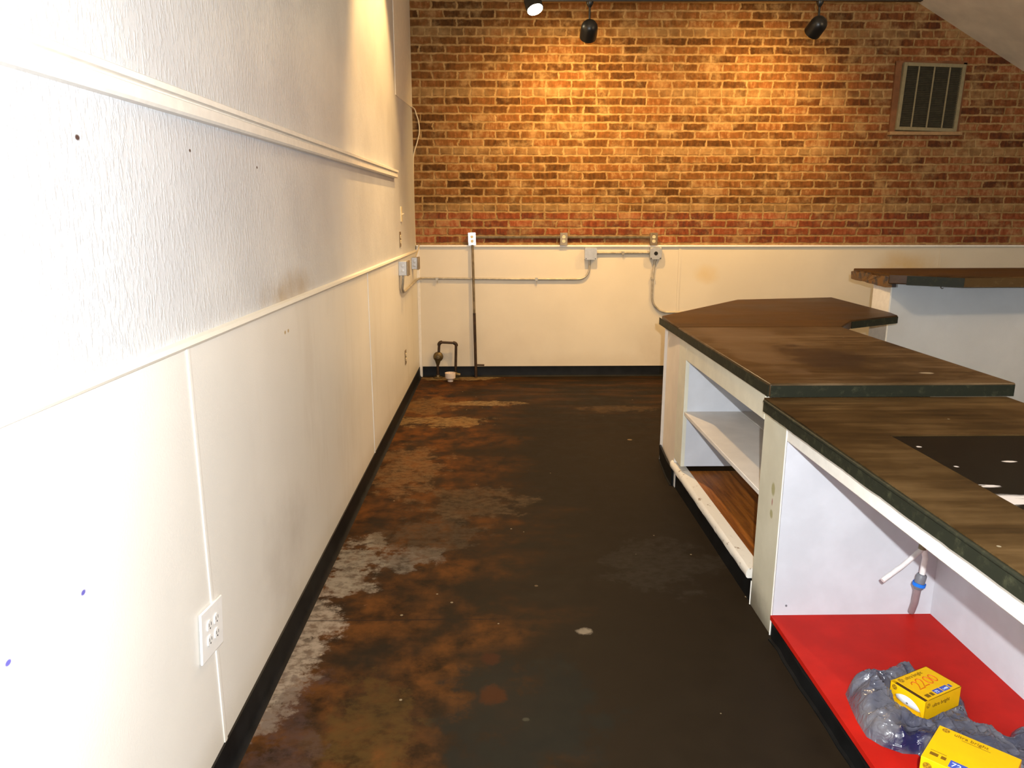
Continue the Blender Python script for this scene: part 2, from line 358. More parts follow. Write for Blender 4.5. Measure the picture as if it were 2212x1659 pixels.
M_STEELBOX = plain('grey_steel_box', (.44,.45,.46), .4, .5, .35, grain=.1)
M_CHROME = mat_rustmetal('chrome_plate', (.75,.75,.75), (.85,.85,.84), .22, 1.0)
M_BRASSPL = mat_rustmetal('dull_bronze_plate', (.22,.16,.09), (.32,.24,.14), .4, .6)
M_IVORY = plain('ivory_plastic', (.74,.64,.42), .4, grain=.05)
M_WPLAST = plain('white_plastic', (.80,.79,.77), .35, grain=.03)
M_PVC = plain('dusty_white_pvc', (.70,.58,.48), .5, grain=.08)
M_DARK = plain('dark_hole', (.01,.009,.008), .7, grain=.2)
M_LAMPB = plain('black_lamp_enamel', (.012,.011,.010), .35, .5, grain=.3)
M_VENTF = plain('grey_beige_grille_paint', (.25,.21,.12), .6, grain=.1)
M_VENTL = plain('dark_grille_louver', (.085,.075,.05), .8, .1, grain=.2)
M_VENTW = plain('brown_vent_surround', (.20,.085,.035), .7, grain=.25, gs=15)
M_VENTS = plain('tan_vent_sill', (.34,.21,.10), .6, grain=.15)
M_YEL = plain('yellow_carton', (.80,.45,.004), .4, .25, grain=.03)
M_BROWNIN = plain('brown_print', (.20,.10,.006), .5, grain=.1)
M_GAP = plain('shadowy_carton_inside', (.10,.045,.012), .7, grain=.1)
M_BLUEP = plain('blue_print', (.06,.09,.42), .45, grain=.05)
M_PALEP = plain('pale_print', (.62,.72,.85), .45, grain=.03)
M_ORP = plain('orange_marker', (.55,.06,.004), .5, grain=.05)
M_BULB = plain('white_bulb_glass', (.80,.82,.85), .2, .5, grain=.02)
M_BAG = mat_bag()
M_TUBE = plain('white_pex_tube', (.74,.69,.68), .4, grain=.08, gs=60)
M_GREYP = plain('grey_plastic_fitting', (.16,.16,.18), .4, grain=.08)
M_BLUE = plain('blue_plastic_clip', (.01,.16,.72), .35, grain=.05)
M_WIRE = plain('beige_cable', (.62,.53,.38), .5, grain=.06)

# ------------------------------------------------------------------ room shell
XL, YB = -.75, 6.97
def ceil_z(x): return 3.341-.548*(x-3.638)
struct(MB().box((-1.0,-1.6,-.06),(6.3,7.1,0)).build('floor', M_FLOOR), 'dark brown stained concrete floor with worn patches along the left wall', 'floor')
struct(MB().prism([(XL-.007,-1.6,1.2),(XL-.007,YB+.05,1.2),(XL-.007,YB+.05,5.9),(XL-.007,-1.6,5.9)], (-.1,0,0)).build('wall_left', M_WP), 'left wall in pale embossed wallpaper above the chair rail', 'wall')
struct(MB().prism([(XL,-1.6,0),(XL,YB+.05,0),(XL,YB+.05,1.2),(XL,-1.6,1.2)], (-.107,0,0)).build('wall_left_lower', M_PL), 'smooth cream panelling on the lower left wall', 'wall')
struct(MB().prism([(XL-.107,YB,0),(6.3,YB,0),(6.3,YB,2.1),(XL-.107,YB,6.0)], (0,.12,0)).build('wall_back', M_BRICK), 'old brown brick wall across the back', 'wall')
struct(MB().box((XL,YB-.02,0),(6.2,YB,1.225)).build('wall_back_lower', M_PB), 'cream panelling on the lower back wall', 'wall')
struct(MB().box((6.2,-1.6,0),(6.3,YB,2.4)).build('wall_right', M_HALF), 'plain pale right wall beyond the bar', 'wall')
struct(MB().prism([(XL-.1,-1.6,ceil_z(XL-.1)),(6.3,-1.6,ceil_z(6.3)),(6.3,-1.6,ceil_z(6.3)+.06),(XL-.1,-1.6,ceil_z(XL-.1)+.06)], (0,8.62,0)).build('ceiling', M_CEIL), 'sloping beige ceiling over the brick wall', 'ceiling')
# trims
def slopebar(y0, z0, y1, z1, h, x0, x1):      # bar along Y on the left wall, rising slightly
    return [(x0,y0,z0),(x1,y0,z0),(x1,y0,z0+h),(x0,y0,z0+h)], V((0,y1-y0,z1-z0))
b = MB(); b.prism([(XL-.01,-1.6,1.196),(XL+.006,-1.6,1.196),(XL+.011,-1.6,1.203),(XL+.008,-1.6,1.214),(XL-.01,-1.6,1.218)], (0,YB+1.6-.02,-.018))
struct(b.build('trim_1', M_RAIL), 'thin chipped white chair rail along the left wall', 'trim')
z0, z1 = 1.702, 1.778
b = MB()
b.prism([(XL-.01,-1.6,z0-.008),(XL+.016,-1.6,z0-.008),(XL+.022,-1.6,z0-.002),(XL+.022,-1.6,z0+.022),(XL+.014,-1.6,z0+.026),(XL+.014,-1.6,z0+.029),(XL+.028,-1.6,z0+.032),(XL+.028,-1.6,z0+.045),(XL+.022,-1.6,z0+.048),(XL-.01,-1.6,z0+.048)], (0,5.63+1.6,z1-z0))
struct(b.build('trim_2', M_WHITE), 'stepped white ledge moulding high on the left wall', 'trim')
b = MB(); b.box((XL,YB-.036,1.222),(6.2,YB-.0,1.242))
struct(b.build('trim_3', M_WHITE, bevel=.003), 'white cap rail on the back wall panelling', 'trim')
struct(MB().prism([(XL-.004,5.86,2.38),(XL-.004,YB-.004,2.435),(XL-.004,YB-.004,4.2),(XL-.004,5.90,4.2)], (-.004,0,0)).build('trim_4', M_HEND), 'pale painted board high in the left corner', 'trim')
struct(MB().box((XL,YB-.034,.0),(XL+.028,YB-.02,1.222)).build('trim_5', M_WHITE, bevel=.003), 'white corner strip at the back left corner', 'trim')
k = 6
for y in (1.777, 4.31):
    struct(MB().prism([(XL-.002,y-.009,.1),(XL+.003,y-.009,.1),(XL+.004,y,.1),(XL+.003,y+.009,.1),(XL-.002,y+.009,.1)], (0,-.0,1.098)).build('trim_%d' % k, M_PL), ['white panel joint strip behind the four socket outlet','thin panel joint strip further along the left wall'][k-6], 'trim'); k += 1
for x in (1.692, 4.143):
    struct(MB().box((x-.011,YB-.025,.1),(x+.011,YB-.02,1.222)).build('trim_%d' % k, M_PB), ['joint strip on the back panelling above the far counter','joint strip on the back panelling behind the bar top'][k-8], 'trim'); k += 1
prof = [(XL,0),(XL+.022,0),(XL+.012,.006),(XL+.006,.02),(XL+.005,.098),(XL,.1)]
struct(MB().prism([(x,-1.6,z) for x,z in prof], (0,YB+1.6-.02,0)).build('baseboard_left', M_BLACK), 'black rubber cove base along the left wall', 'baseboard')
prof = [(YB-.02,0),(YB-.042,0),(YB-.032,.006),(YB-.026,.02),(YB-.025,.098),(YB-.02,.1)]
struct(MB().prism([(XL+.03,y,z) for y,z in prof], (5.4,0,.004)).build('baseboard_back', M_BLACK), 'black rubber cove base along the back wall', 'baseboard')

# ------------------------------------------------------------------ half wall and bar top
struct(MB().box((2.622,4.9,0),(6.2,5.12,1.04)).build('wall_bar', M_HALF), 'white half wall carrying the raised bar top', 'wall')
struct(MB().box((2.612,4.895,0),(2.622,5.125,1.04)).build('trim_10', M_HEND), 'end face of the half wall, coloured cream as if lamplit', 'trim')  # warm light on this end is put into its lighter colour
bt = thing('bar_top', 'raised brown bar top with a broken left end on the white half wall', 'bar top', (3.2,5.0,1.045))
poly = [(2.60,5.42),(2.575,4.87),(2.935,4.64),(6.2,4.69),(6.2,5.56)]
MB().prism([(x,y,1.067) for x,y in poly], (0,0,.063)).build('plank', M_BARTOP, bt, bevel=.006)
MB().prism([(x,y,1.0415) for x,y in [(2.65,5.13),(2.65,4.88),(2.93,4.87),(6.2,4.87),(6.2,5.13)]], (0,0,.025)).build('underlayment', M_HALF, bt)
MB().prism([(x,y,1.065) for x,y in [(2.66,4.80),(2.932,4.628),(2.937,4.642),(2.67,4.812)]], (0,0,.057)).build('corner_edging', M_EDGE, bt)
MB().prism([(x,y,1.065) for x,y in [(2.934,4.630),(6.2,4.680),(6.2,4.692),(2.937,4.642)]], (0,0,.057)).build('front_edging', M_EDGE2, bt)
# broken left end: ragged slab of raw wood
b = MB(); n = 14; top = []; bot = []
for i in range(n+1):
    t = i/n; x = 2.592-.025*t; y = 5.41-.54*t
    dx = random.uniform(-.006,.006)
    top.append((x-.012+dx*.4, y, 1.118+random.uniform(-.012,.004))); bot.append((x-.006+dx*.5, y, 1.055-.012*t+random.uniform(-.001,.003)))
pts = top+bot[::-1]
b.prism(pts, (.07,.0,0)); b.build('broken_end', M_RAW, bt, smooth=False)
MB().tube([(2.86,4.75,1.07),(2.86,4.748,1.052),(2.866,4.744,1.046),(2.874,4.744,1.05)], .0022, 8).build('hook', M_IRON, bt)

# ------------------------------------------------------------------ counters
ZU, ZL = .908, .857
up_pts = [onz(1692,829,ZU), onz(2192,826,ZU), onz(1822,706,ZU)]
XF = .985
yn = up_pts[0].y; xr = up_pts[1].x; yi = up_pts[2].y
tA, tB, tC, b1, b2, lf = [onz(*p, ZU) for p in ((1840,692),(1940,681),(1918,675),(1797,642),(1592,647),(1430,682))]
uc = thing('upper_countertop', 'higher worn brown countertop running back from the low counter to a dark return', 'countertop', (1.4,3.4,.858))
th = .05
seam = yi-.02
MB().prism([(XF,yn,ZU-th),(xr,yn,ZU-th),(xr,yi,ZU-th),(XF,yi,ZU-th)], (0,0,th)).build('worn_top', M_CT2, uc, bevel=.007, seg=3)
MB().prism([(XF,yi+.0015,ZU-th),(xr,yi+.0015,ZU-th),(tA.x,tA.y,ZU-th),(tB.x,tB.y,ZU-th),(tC.x+.02,tC.y,ZU-th),(b1.x,b1.y,ZU-th),(b2.x,b2.y,ZU-th),(lf.x,lf.y,ZU-th)], (0,0,th)).build('return_top', M_CT1, uc, bevel=.007, seg=3)
MB().box((XF+.004,yn-.004,ZU-th+.001),(xr-.006,yn-.0005,ZU-.007)).build('near_edging', M_EDGE, uc)
MB().box((XF-.004,yn+.004,ZU-th+.001),(XF-.0005,lf.y-.02,ZU-.008)).build('front_edging', M_EDGE, uc)
MB().prism([(tA.x,tA.y-.0005,ZU-th+.001),(tB.x,tB.y-.0005,ZU-th+.001),(tB.x,tB.y-.004,ZU-th+.001),(tA.x,tA.y-.004,ZU-th+.001)], (0,0,th-.009)).build('return_edging', M_EDGE, uc)
XFL = .968; yl = 2.60
lc = thing('lower_countertop', 'lower brown countertop with a black inset over the red floored cabinet', 'countertop', (1.4,1.6,.80))
bl = onz(1922,940,ZL)
# slab with a rectangular opening for the inset (four strips of one mesh)
XR = 1.86; Yn = .2; xi0, xi1, yi0, yi1 = bl.x, 1.74, .6, bl.y
b = MB()
b.box((XFL,Yn,ZL-.045),(XR,yi0,ZL)); b.box((XFL,yi1,ZL-.045),(XR,yl,ZL)); b.box((XFL,yi0,ZL-.045),(xi0,yi1,ZL)); b.box((xi1,yi0,ZL-.045),(XR,yi1,ZL))
bmesh.ops.remove_doubles(b.bm, verts=b.bm.verts[:], dist=1e-5)
b.build('slab', M_CT3, lc)
MB().box((xi0,yi0,ZL-.044),(xi1,yi1,ZL-.004)).build('black_inset', M_LAM, lc)['label'] = 'black inset panel with pale scrapes'
pr = []
for i in range(60):
    pass
b = MB(); n = 90; ys = [yl-.012+(Yn-yl+.012)*i/n for i in range(n+1)]
outer = [(XFL-.006,y,ZL-.004) for y in ys]
botm = [(XFL-.006,y,ZL-.048+.003*noise.noise(V((0,y*9,0)))+random.uniform(-.0008,.0008)) for y in ys]
b.prism(outer+botm[::-1], (.006,0,0)); b.build('front_edging', M_EDGE, lc)
MB().tube([(XFL-.005,yl-.02,ZL-.008),(XFL-.005,Yn,ZL-.008)], .006, 10).build('edge_bead', M_EDGE, lc)

# ------------------------------------------------------------------ far open cabinet
FX = .995
oc = thing('open_shelf_cabinet', 'cream open cabinet with a middle shelf under the higher countertop', 'cabinet', (1.3,3.4,0))
# angled end panel (corner post) following the counter outline
e0, e1 = V((FX,4.0,0)), V((1.03,4.42,0))
MB().prism([(FX,3.985,.085),(1.028,4.42,.085),(1.06,4.42,.085),(FX+.02,3.985,.085)], (0,0,ZU-th-.087)).build('end_panel', M_CABP, oc)
MB().prism([(1.03,4.42,.0),(1.72,5.27,.0),(1.70,5.29,.0),(1.015,4.44,.0)], (0,0,ZU-th-.002)).build('rear_panel', M_CABP, oc)
MB().box((FX,3.835,.165),(FX+.02,3.985,ZU-th-.002)).build('stile', M_CAB, oc)
MB().box((FX,2.66,.757),(FX+.02,3.835,ZU-th-.002)).build('top_rail', M_CAB, oc, bevel=.002)
MB().box((FX+.02,3.838,.165),(1.62,3.858,ZU-th-.002)).build('far_side', M_INT, oc)
MB().box((1.60,2.67,.11),(1.62,3.838,ZU-th-.002)).build('back_panel', M_INT, oc)
MB().box((FX+.03,2.67,ZU-th-.02),(1.6,3.838,ZU-th-.002)).build('inner_top', M_SHELF, oc)
b = MB(); b.box((FX+.004,2.665,.455),(1.30,3.838,.475)); b.box((1.303,2.665,.455),(1.6,3.838,.475))
b.build('middle_shelf', M_SHELF, oc, bevel=.002)
MB().box((FX+.03,2.665,.12),(1.6,3.838,.137)).build('bottom_board', M_WOODB, oc)['label'] = 'orange brown wooden bottom board'
# chipped nosing
b = MB(); n = 46; y0, y1 = 2.685, 4.02
sec = []
for i in range(n+1):
    y = y0+(y1-y0)*i/n; j = lambda a: random.uniform(-a, a)
    sec.append([(FX+.05,y,.097),(FX-.006,y,.096+j(.001)),(FX-.011+j(.001),y,.101),(FX-.013+j(.001),y,.117),(FX-.010+j(.0015),y,.131+j(.002)),(FX-.003+j(.0008),y,.1385),(FX+.05,y,.1385)])
vs = [[b.bm.verts.new(p) for p in s] for s in sec]
for a, c in zip(vs, vs[1:]):
    for i in range(7): b.bm.faces.new([a[i], a[(i+1)%7], c[(i+1)%7], c[i]])
b.bm.faces.new(vs[0]); b.bm.faces.new(vs[-1][::-1])
b.build('nosing', M_CHIP, oc)['label'] = 'chipped white rounded nosing'
MB().box((FX+.004,2.66,0),(FX+.022,3.95,.088)).build('toe_kick', M_BLACK, oc)
MB().box((FX+.002,3.952,0),(FX+.02,3.985,.09)).build('toe_post', M_CABP, oc)
b = MB()
pp = [(FX-.004,3.99,0),(1.026,4.46,0)]
b.prism([(FX-.002,3.97,0),(1.0,4.12,0),(1.028,4.45,0),(1.012,4.46,0),(.982,4.14,0),(FX-.02,3.985,0)], (0,0,.004))
b.prism([(FX-.002,3.97,0.003),(1.0,4.12,0.003),(1.027,4.45,0.003),(1.017,4.45,0.003),(.99,4.13,0.003),(FX-.01,3.98,0.003)], (-.004,0,.098))
b.build('cove_base', M_BLACK, oc)
MB().box((1.19,3.832,.645),(1.29,3.838,.72)).build('cover_plate', M_WPLAST, oc)

# ------------------------------------------------------------------ near cabinet (red floor)
nc = thing('sink_cabinet', 'white cabinet with a bright red floor under the lower countertop', 'cabinet', (1.3,1.6,0))
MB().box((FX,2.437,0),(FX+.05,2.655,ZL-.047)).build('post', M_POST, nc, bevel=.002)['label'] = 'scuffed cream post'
b = MB(); b.tube([(FX-.0005,2.434,.0),(FX-.0005,2.434,.805)], .0028, 8); b.tube([(FX-.0005,2.655,.0),(FX-.0005,2.655,.1)], .0028, 8)
b.build('post_bead', M_WHITE, nc)
MB().box((FX,.3,.743),(FX+.02,2.432,ZL-.047)).build('top_rail', M_WHITE, nc, bevel=.003)
MB().box((FX+.003,2.4325,.07),(1.6,2.4365,ZL-.047)).build('far_side', M_INT, nc)
MB().box((1.58,.3,.07),(1.6,2.432,ZL-.047)).build('back_panel', M_INT, nc)
MB().box((FX-.004,.3,.062),(1.58,2.434,.08)).build('bottom_board', M_RED, nc)['label'] = 'bright red bottom board'
MB().box((FX+.002,.3,0),(FX+.02,2.432,.062)).build('toe_kick', M_BLACK, nc)
b = MB(); pts = []
for i in range(30):
    y = 2.40-.07*i; pts.append((FX-.004+random.uniform(-.005,.004), y, .004))
b.prism([(FX+.004,2.40,.0)]+[(p[0]-.012,p[1],0) for p in pts]+[(FX+.004,pts[-1][1],0)], (0,0,.005))
b.prism([(FX+.003,2.40,.005)]+[(p[0]-.001,p[1],.005) for p in pts]+[(FX+.003,pts[-1][1],.005)], (0,0,.05))
b.build('cove_base', M_BLACK, nc)
MB().lathe((1.045,2.4325,.118),(0,-1,0),[(0,-.001),(.004,-.001),(.004,.002),(0,.0025)],14).build('screw', M_GREYP, nc)

# water tubes with the blue clip, hanging under the counter
wp = thing('water_tubing', 'two white water tubes with a blue clipped grey fitting inside the cabinet', 'pipe', (1.46,2.28,.37))
Yt = 2.28
tee = ony(1992,1186,Yt)
MB().tube([tee+V((.004,0,.2)), tee+V((.002,0,.02)), tee], .0125, 12).build('supply_stub', M_BROWNPIPE, wp)
MB().tube([tee, ony(1950,1222,Yt-.02), ony(1906,1254,Yt-.04)], .0085, 12).build('side_tube', M_TUBE, wp)
f0, f1, f2 = ony(1999,1205,Yt), ony(1992,1240,Yt), ony(1982,1272,Yt)
MB().tube([tee+V((.004,0,.01)), f0, f1], .0095, 12).build('down_tube', M_TUBE, wp)
fit = MB().tube([f1, f1.lerp(f2,.08), f1.lerp(f2,.9), f2], [.013,.0165,.0165,.013], 16).build('grey_fitting', M_GREYP, wp)
MB().tube([f2.lerp(f1,.1), ony(1976,1302,Yt+.05), ony(1969,1320,2.375)], .0115, 12).build('lower_tube', M_DULL, wp)['label'] = 'dull greyish tube below the clip'
MB().tube([f1.lerp(f2,.58), f1.lerp(f2,.78)], .021, 18).build('blue_clip', M_BLUE, fit)['label'] = 'bright blue clip'

# ------------------------------------------------------------------ printing helpers
def text_mesh(body, size, shear=0.0, ext=.0003, align='LEFT'):
    cu = bpy.data.curves.new('lettering', 'FONT'); cu.body = body; cu.size = size; cu.shear = shear; cu.extrude = ext; cu.align_x = align; cu.resolution_u = 3
    o = bpy.data.objects.new('lettering', cu)
    me = bpy.data.meshes.new_from_object(o); bpy.data.objects.remove(o); return me
class Face:
    """a flat printed face: origin o, unit axes u (right) and v (up), n outward"""
    def __init__(s, o, u, v): s.o = V(o); s.u = V(u).normalized(); s.v = V(v).normalized(); s.n = s.u.cross(s.v)
    def p(s, a, b, h=.0006): return s.o+s.u*a+s.v*b+s.n*h
    def mat(s, a, b, h=.0008):
        q = s.p(a, b, h); return Matrix(((s.u.x,s.v.x,s.n.x,q.x),(s.u.y,s.v.y,s.n.y,q.y),(s.u.z,s.v.z,s.n.z,q.z),(0,0,0,1)))
    def text(s, body, a, b, size, mat, parent, name='printed_lettering', **kw):
        me = text_mesh(body, size, **kw); x = MB(); x.bm.from_mesh(me); bpy.data.meshes.remove(me); x.xform(s.mat(a, b)); return x.build(name, mat, parent, smooth=False)
    def rect(s, a0, b0, a1, b1, h=.0004, mb=None):
        mb = mb or MB(); mb.prism([s.p(a0,b0,0), s.p(a1,b0,0), s.p(a1,b1,0), s.p(a0,b1,0)], s.n*h); return mb
    def disc(s, a, b, r, h=.0004, mb=None):
        mb = mb or MB(); mb.lathe(s.p(a,b,-.0002), s.n, [(r,0),(r,h+.0002)], 28); return mb
    def ring(s, a, b, r0, r1, h=.0007, mb=None):
        mb = mb or MB(); mb.lathe(s.p(a,b,0), s.n, [(r0,0),(r1,0),(r1,h),(r0,h),(r0,0)], 28); return mb
    def stroke(s, pts, r, mb): mb.tube([s.p(a,b,.0004) for a,b in pts], r, 6); return mb
def logo(f, a, b, r, parent):
    d = f.disc(a, b, r).build('round_emblem', M_BROWNIN, parent)
    m = MB(); f.ring(a, b, r*.84, r*.88, .0006, m)
    def c(pts): f.stroke([(a+x*r, b+y*r) for x,y in pts], r*.035, m)
    c([(-.05,.38),(-.22,.46),(-.42,.28),(-.48,0),(-.36,-.3),(-.16,-.34),(-.04,-.12),(-.06,.02),(-.3,.02)])
    c([(.08,.02),(.34,.06),(.44,.28),(.3,.44),(.12,.3),(.06,-.05),(.14,-.34),(.36,-.36),(.5,-.16)])
    for k in range(4):
        t = k*math.pi/2+.6; c([(.66*math.cos(t),.66*math.sin(t)),(.72*math.cos(t+.35),.72*math.sin(t+.35)),(.6*math.cos(t+.7),.6*math.sin(t+.7))])
    m.build('emblem_script', M_YEL, d)

def carton(name, label, A, B, D, ztop, hgt, gap, window):
    """A-B near-left end edge, A-D long edge (text side); the top face lies at ztop"""
    A = V((A[0],A[1],ztop)); u = (V((D[0],D[1],ztop))-A); L = u.length; u.normalize()
    v = -(V((B[0],B[1],ztop))-A); w = v.length; v = (v-u*v.dot(u)).normalized()
    Bc = A-v*w; zb = ztop-hgt
    r = thing(name, label, 'box', (A.x+u.x*L/2-v.x*w/2, A.y+u.y*L/2-v.y*w/2, zb))
    P = lambda a, b, z: V((Bc.x+u.x*a+v.x*b, Bc.y+u.y*a+v.y*b, z))
    T = .0012
    m = MB()
    def slab(pts, off): m.prism(pts, off)
    Z = lambda a,b,z: P(a,b,z)
    if window:
        # shell of card sheets so that the bulbs show through the window of the end flap
        slab([Z(0,0,zb),Z(L,0,zb),Z(L,w,zb),Z(0,w,zb)], (0,0,T))
        slab([Z(gap,0,ztop-T),Z(L,0,ztop-T),Z(L,w,ztop-T),Z(gap*.1+gap*.9,w,ztop-T)], (0,0,T))
        slab([Z(0,0,zb),Z(L,0,zb),Z(L,0,ztop),Z(0,0,ztop)], v*T)
        slab([Z(0,w,zb),Z(L,w,zb),Z(L,w,ztop),Z(0,w,ztop)], -v*T)
        slab([Z(L,0,zb),Z(L,w,zb),Z(L,w,ztop),Z(L,0,ztop)], -u*T)
        # end flap with an arched window
        n = 16; wz = zb+hgt*.70
        arcp = [(w*.06+(w*.88)*i/n, zb+.003+(wz-zb-.003)*max(0,math.sin(math.pi*i/n))**.42) for i in range(n+1)]
        for i in range(n):
            (b0,h0),(b1,h1) = arcp[i], arcp[i+1]
            slab([Z(0,b0,h0),Z(0,b1,h1),Z(0,b1,ztop-.002),Z(0,b0,ztop-.002)], u*T)
        slab([Z(0,0,zb),Z(0,w*.06,zb),Z(0,w*.06,ztop-.002),Z(0,0,ztop-.002)], u*T); slab([Z(0,w*.94,zb),Z(0,w,zb),Z(0,w,ztop-.002),Z(0,w*.94,ztop-.002)], u*T)
        m.build('carton', M_YEL, r, smooth=False)
        MB().prism([Z(.004,.006,ztop-.012),Z(gap+.02,.006,ztop-.012),Z(gap+.02,w-.006,ztop-.012),Z(.004,w-.006,ztop-.012)], (0,0,.003)).build('inner_flap', M_GAP, r)
        cb = Z(.0285,w*.5,zb+.0285); hl = w*.455
        MB().lathe(cb, v, [(0,-hl),(.012,-hl+.001),(.020,-hl+.008),(.0255,-hl+.022),(.027,-hl*.2),(.027,hl*.3),(.024,hl-.014),(.015,hl-.003),(0,hl)], 28).build('light_bulb', M_BULB, r)
        MB().lathe(Z(.0025,w*.5,zb+hgt*.36), -u, [(0,0),(.0035,0),(.0035,.0006),(0,.0008)], 14).build('bulb_stamp', M_GREYP, r)
    else:
        m.prism([Z(0,0,zb),Z(L,0,zb),Z(L,w,zb),Z(0,w,zb)], (0,0,hgt)); m.build('carton', M_YEL, r, bevel=.0012)
    return r, u, v, Bc, L, w, zb
k6 = 422/2212
q6 = lambda x, y: (1790+x*k6, 1400+y*k6)
zt1 = .158
A1, B1, D1 = [onz(*q6(*p), zt1) for p in ((705,365),(1110,605),(1100,205))]
r1, u1, v1, Bc1, L1, w1, zb1 = carton('light_bulb_box', 'yellow light bulb box with a window and orange handwriting, inside the grey bag', A1, B1, D1, zt1, .064, .012, True)
f = Face((Bc1.x,Bc1.y,zt1), u1, v1)
logo(f, .026, w1-.014, .009, r1)
f.text('ultra bright', .042, w1-.020, .0165, M_BROWNIN, r1)
m = MB()
def two(x0, y0, s): f.stroke([(x0, y0+.75*s),(x0+.12*s,y0+.95*s),(x0+.36*s,y0+s),(x0+.52*s,y0+.8*s),(x0+.44*s,y0+.5*s),(x0+.2*s,y0+.2*s),(x0,y0+.02*s),(x0+.3*s,y0+.06*s),(x0+.66*s,y0+.04*s)], .0012, m)
def nought(x0, y0, s): f.stroke([(x0+.3*s+.28*s*math.cos(t*.5236+1.2), y0+.5*s+.48*s*math.sin(t*.5236+1.2)) for t in range(13)], .0012, m)
two(.036,.042,.036); two(.060,.046,.036); nought(.088,.046,.034); nought(.112,.048,.032)
m.build('handwriting', M_ORP, r1)
for a, body in ((.062,'72'),(.094,'1490')):
    p_ = f.rect(a, .008, a+.028, .026).build('printed_badge', M_BLUEP, r1)
    f.text(body, a+.003, .0115, .0135 if len(body) < 3 else .0105, M_PALEP, p_)
for q_ in ((.022,.009,.038,.022),(.043,.009,.054,.022)): f.rect(*q_).build('printed_panel', M_BROWNIN, r1)
f.rect(.127,.012,.136,.024).build('printed_mark', M_BLUEP, r1)
fs = Face((Bc1.x,Bc1.y,zb1), u1, (0,0,1)); logo(fs, .014, .046, .008, r1); fs.text('ultra bright', .032, .036, .017, M_BROWNIN, r1)
Oe = Bc1+v1*w1; fe = Face((Oe.x,Oe.y,zb1), -v1, (0,0,1)); logo(fe, .014, .051, .008, r1)
zt2 = .235
A2, B2 = [onz(*p, zt2) for p in ((2030,1566),(2208,1641))]
dirAB = (B2-A2).normalized(); C2 = onz(1997,1636,zt2)
acr = (C2-A2); acr = acr-dirAB*acr.dot(dirAB)
w2 = acr.length
r2, u2, v2, Bc2, L2, w2, zb2 = carton('light_bulb_box', 'yellow light bulb box lettered ultra bright, lying nearer than the windowed one', A2, A2+acr, B2, zt2, .066, 0, False)
f2_ = Face((Bc2.x,Bc2.y,zt2), u2, v2)
logo(f2_, .018, w2-.013, .0085, r2)
f2_.text('ultra bright', .037, w2-.021, .0165, M_BROWNIN, r2); f2_.text('soft white', .054, w2-.030, .0062, M_BROWNIN, r2, name='small_print') if False else None
for q_ in ((.012,.022,.030,.034),(.036,.022,.047,.034),(.010,.041,.045,.0425),(.056,w2-.0275,.118,w2-.0262)): f2_.rect(*q_).build('printed_panel', M_BROWNIN, r2)
p_ = f2_.rect(.056,.006,.092,.034).build('printed_badge', M_BLUEP, r2); f2_.text('72', .060, .0115, .022, M_PALEP, p_)
fs = Face((Bc2.x,Bc2.y,zb2), u2, (0,0,1)); logo(fs, .016, .046, .010, r2)

# ------------------------------------------------------------------ plastic bag
def inside(p, poly):
    c = False; j = len(poly)-1
    for i in range(len(poly)):
        a, b_ = poly[i], poly[j]
        if (a[1] > p[1]) != (b_[1] > p[1]) and p[0] < (b_[0]-a[0])*(p[1]-a[1])/(b_[1]-a[1])+a[0]: c = not c
        j = i
    return c
def nearest(p, poly):
    best = None
    for i in range(len(poly)):
        a = V(poly[i]); b_ = V(poly[(i+1) % len(poly)]); ab = b_-a; t = max(0, min(1, (V(p)-a).dot(ab)/ab.length_squared)); q = a+ab*t; d = (V(p)-q).length
        if best is None or d < best[0]: best = (d, q)
    return best
zf = .0802
out_px = [(1836,1478),(1856,1466),(1900,1462),(1932,1448),(1960,1446),(2005,1470),(2060,1490),(2082,1516),(2086,1535),(2096,1562),(2108,1584),(2150,1592),(2178,1598),(2186,1582),(2206,1572),(2240,1580),(2270,1660),(2260,1760),(2060,1720),(1996,1650),(1985,1630),(1950,1628),(1905,1612),(1872,1592),(1852,1560),(1838,1530),(1826,1500)]
poly = [tuple(onz(*p, zf)[:2]) for p in out_px]
def rect_d(p, Bc, u, v, L, w):
    """signed distance to a carton's footprint (negative inside)"""
    q = V((p[0]-Bc.x, p[1]-Bc.y)); a = q.dot(V((u.x,u.y))); b_ = q.dot(V((v.x,v.y)))
    dx = max(-a, a-L); dy = max(-b_, b_-w)
    return max(dx, dy) if max(dx, dy) < 0 else math.hypot(max(dx,0), max(dy,0))
g = .0045
xs = [p[0] for p in poly]; ys = [p[1] for p in poly]
nx_, ny_ = int((max(xs)-min(xs))/g)+3, int((max(ys)-min(ys))/g)+3
x0, y0 = min(xs)-g, min(ys)-g
gin = {}
for i in range(nx_):
    for j in range(ny_):
        p = (x0+i*g, y0+j*g)
        if inside(p, poly): gin[(i,j)] = p
b = MB(); top = {}; botv = {}
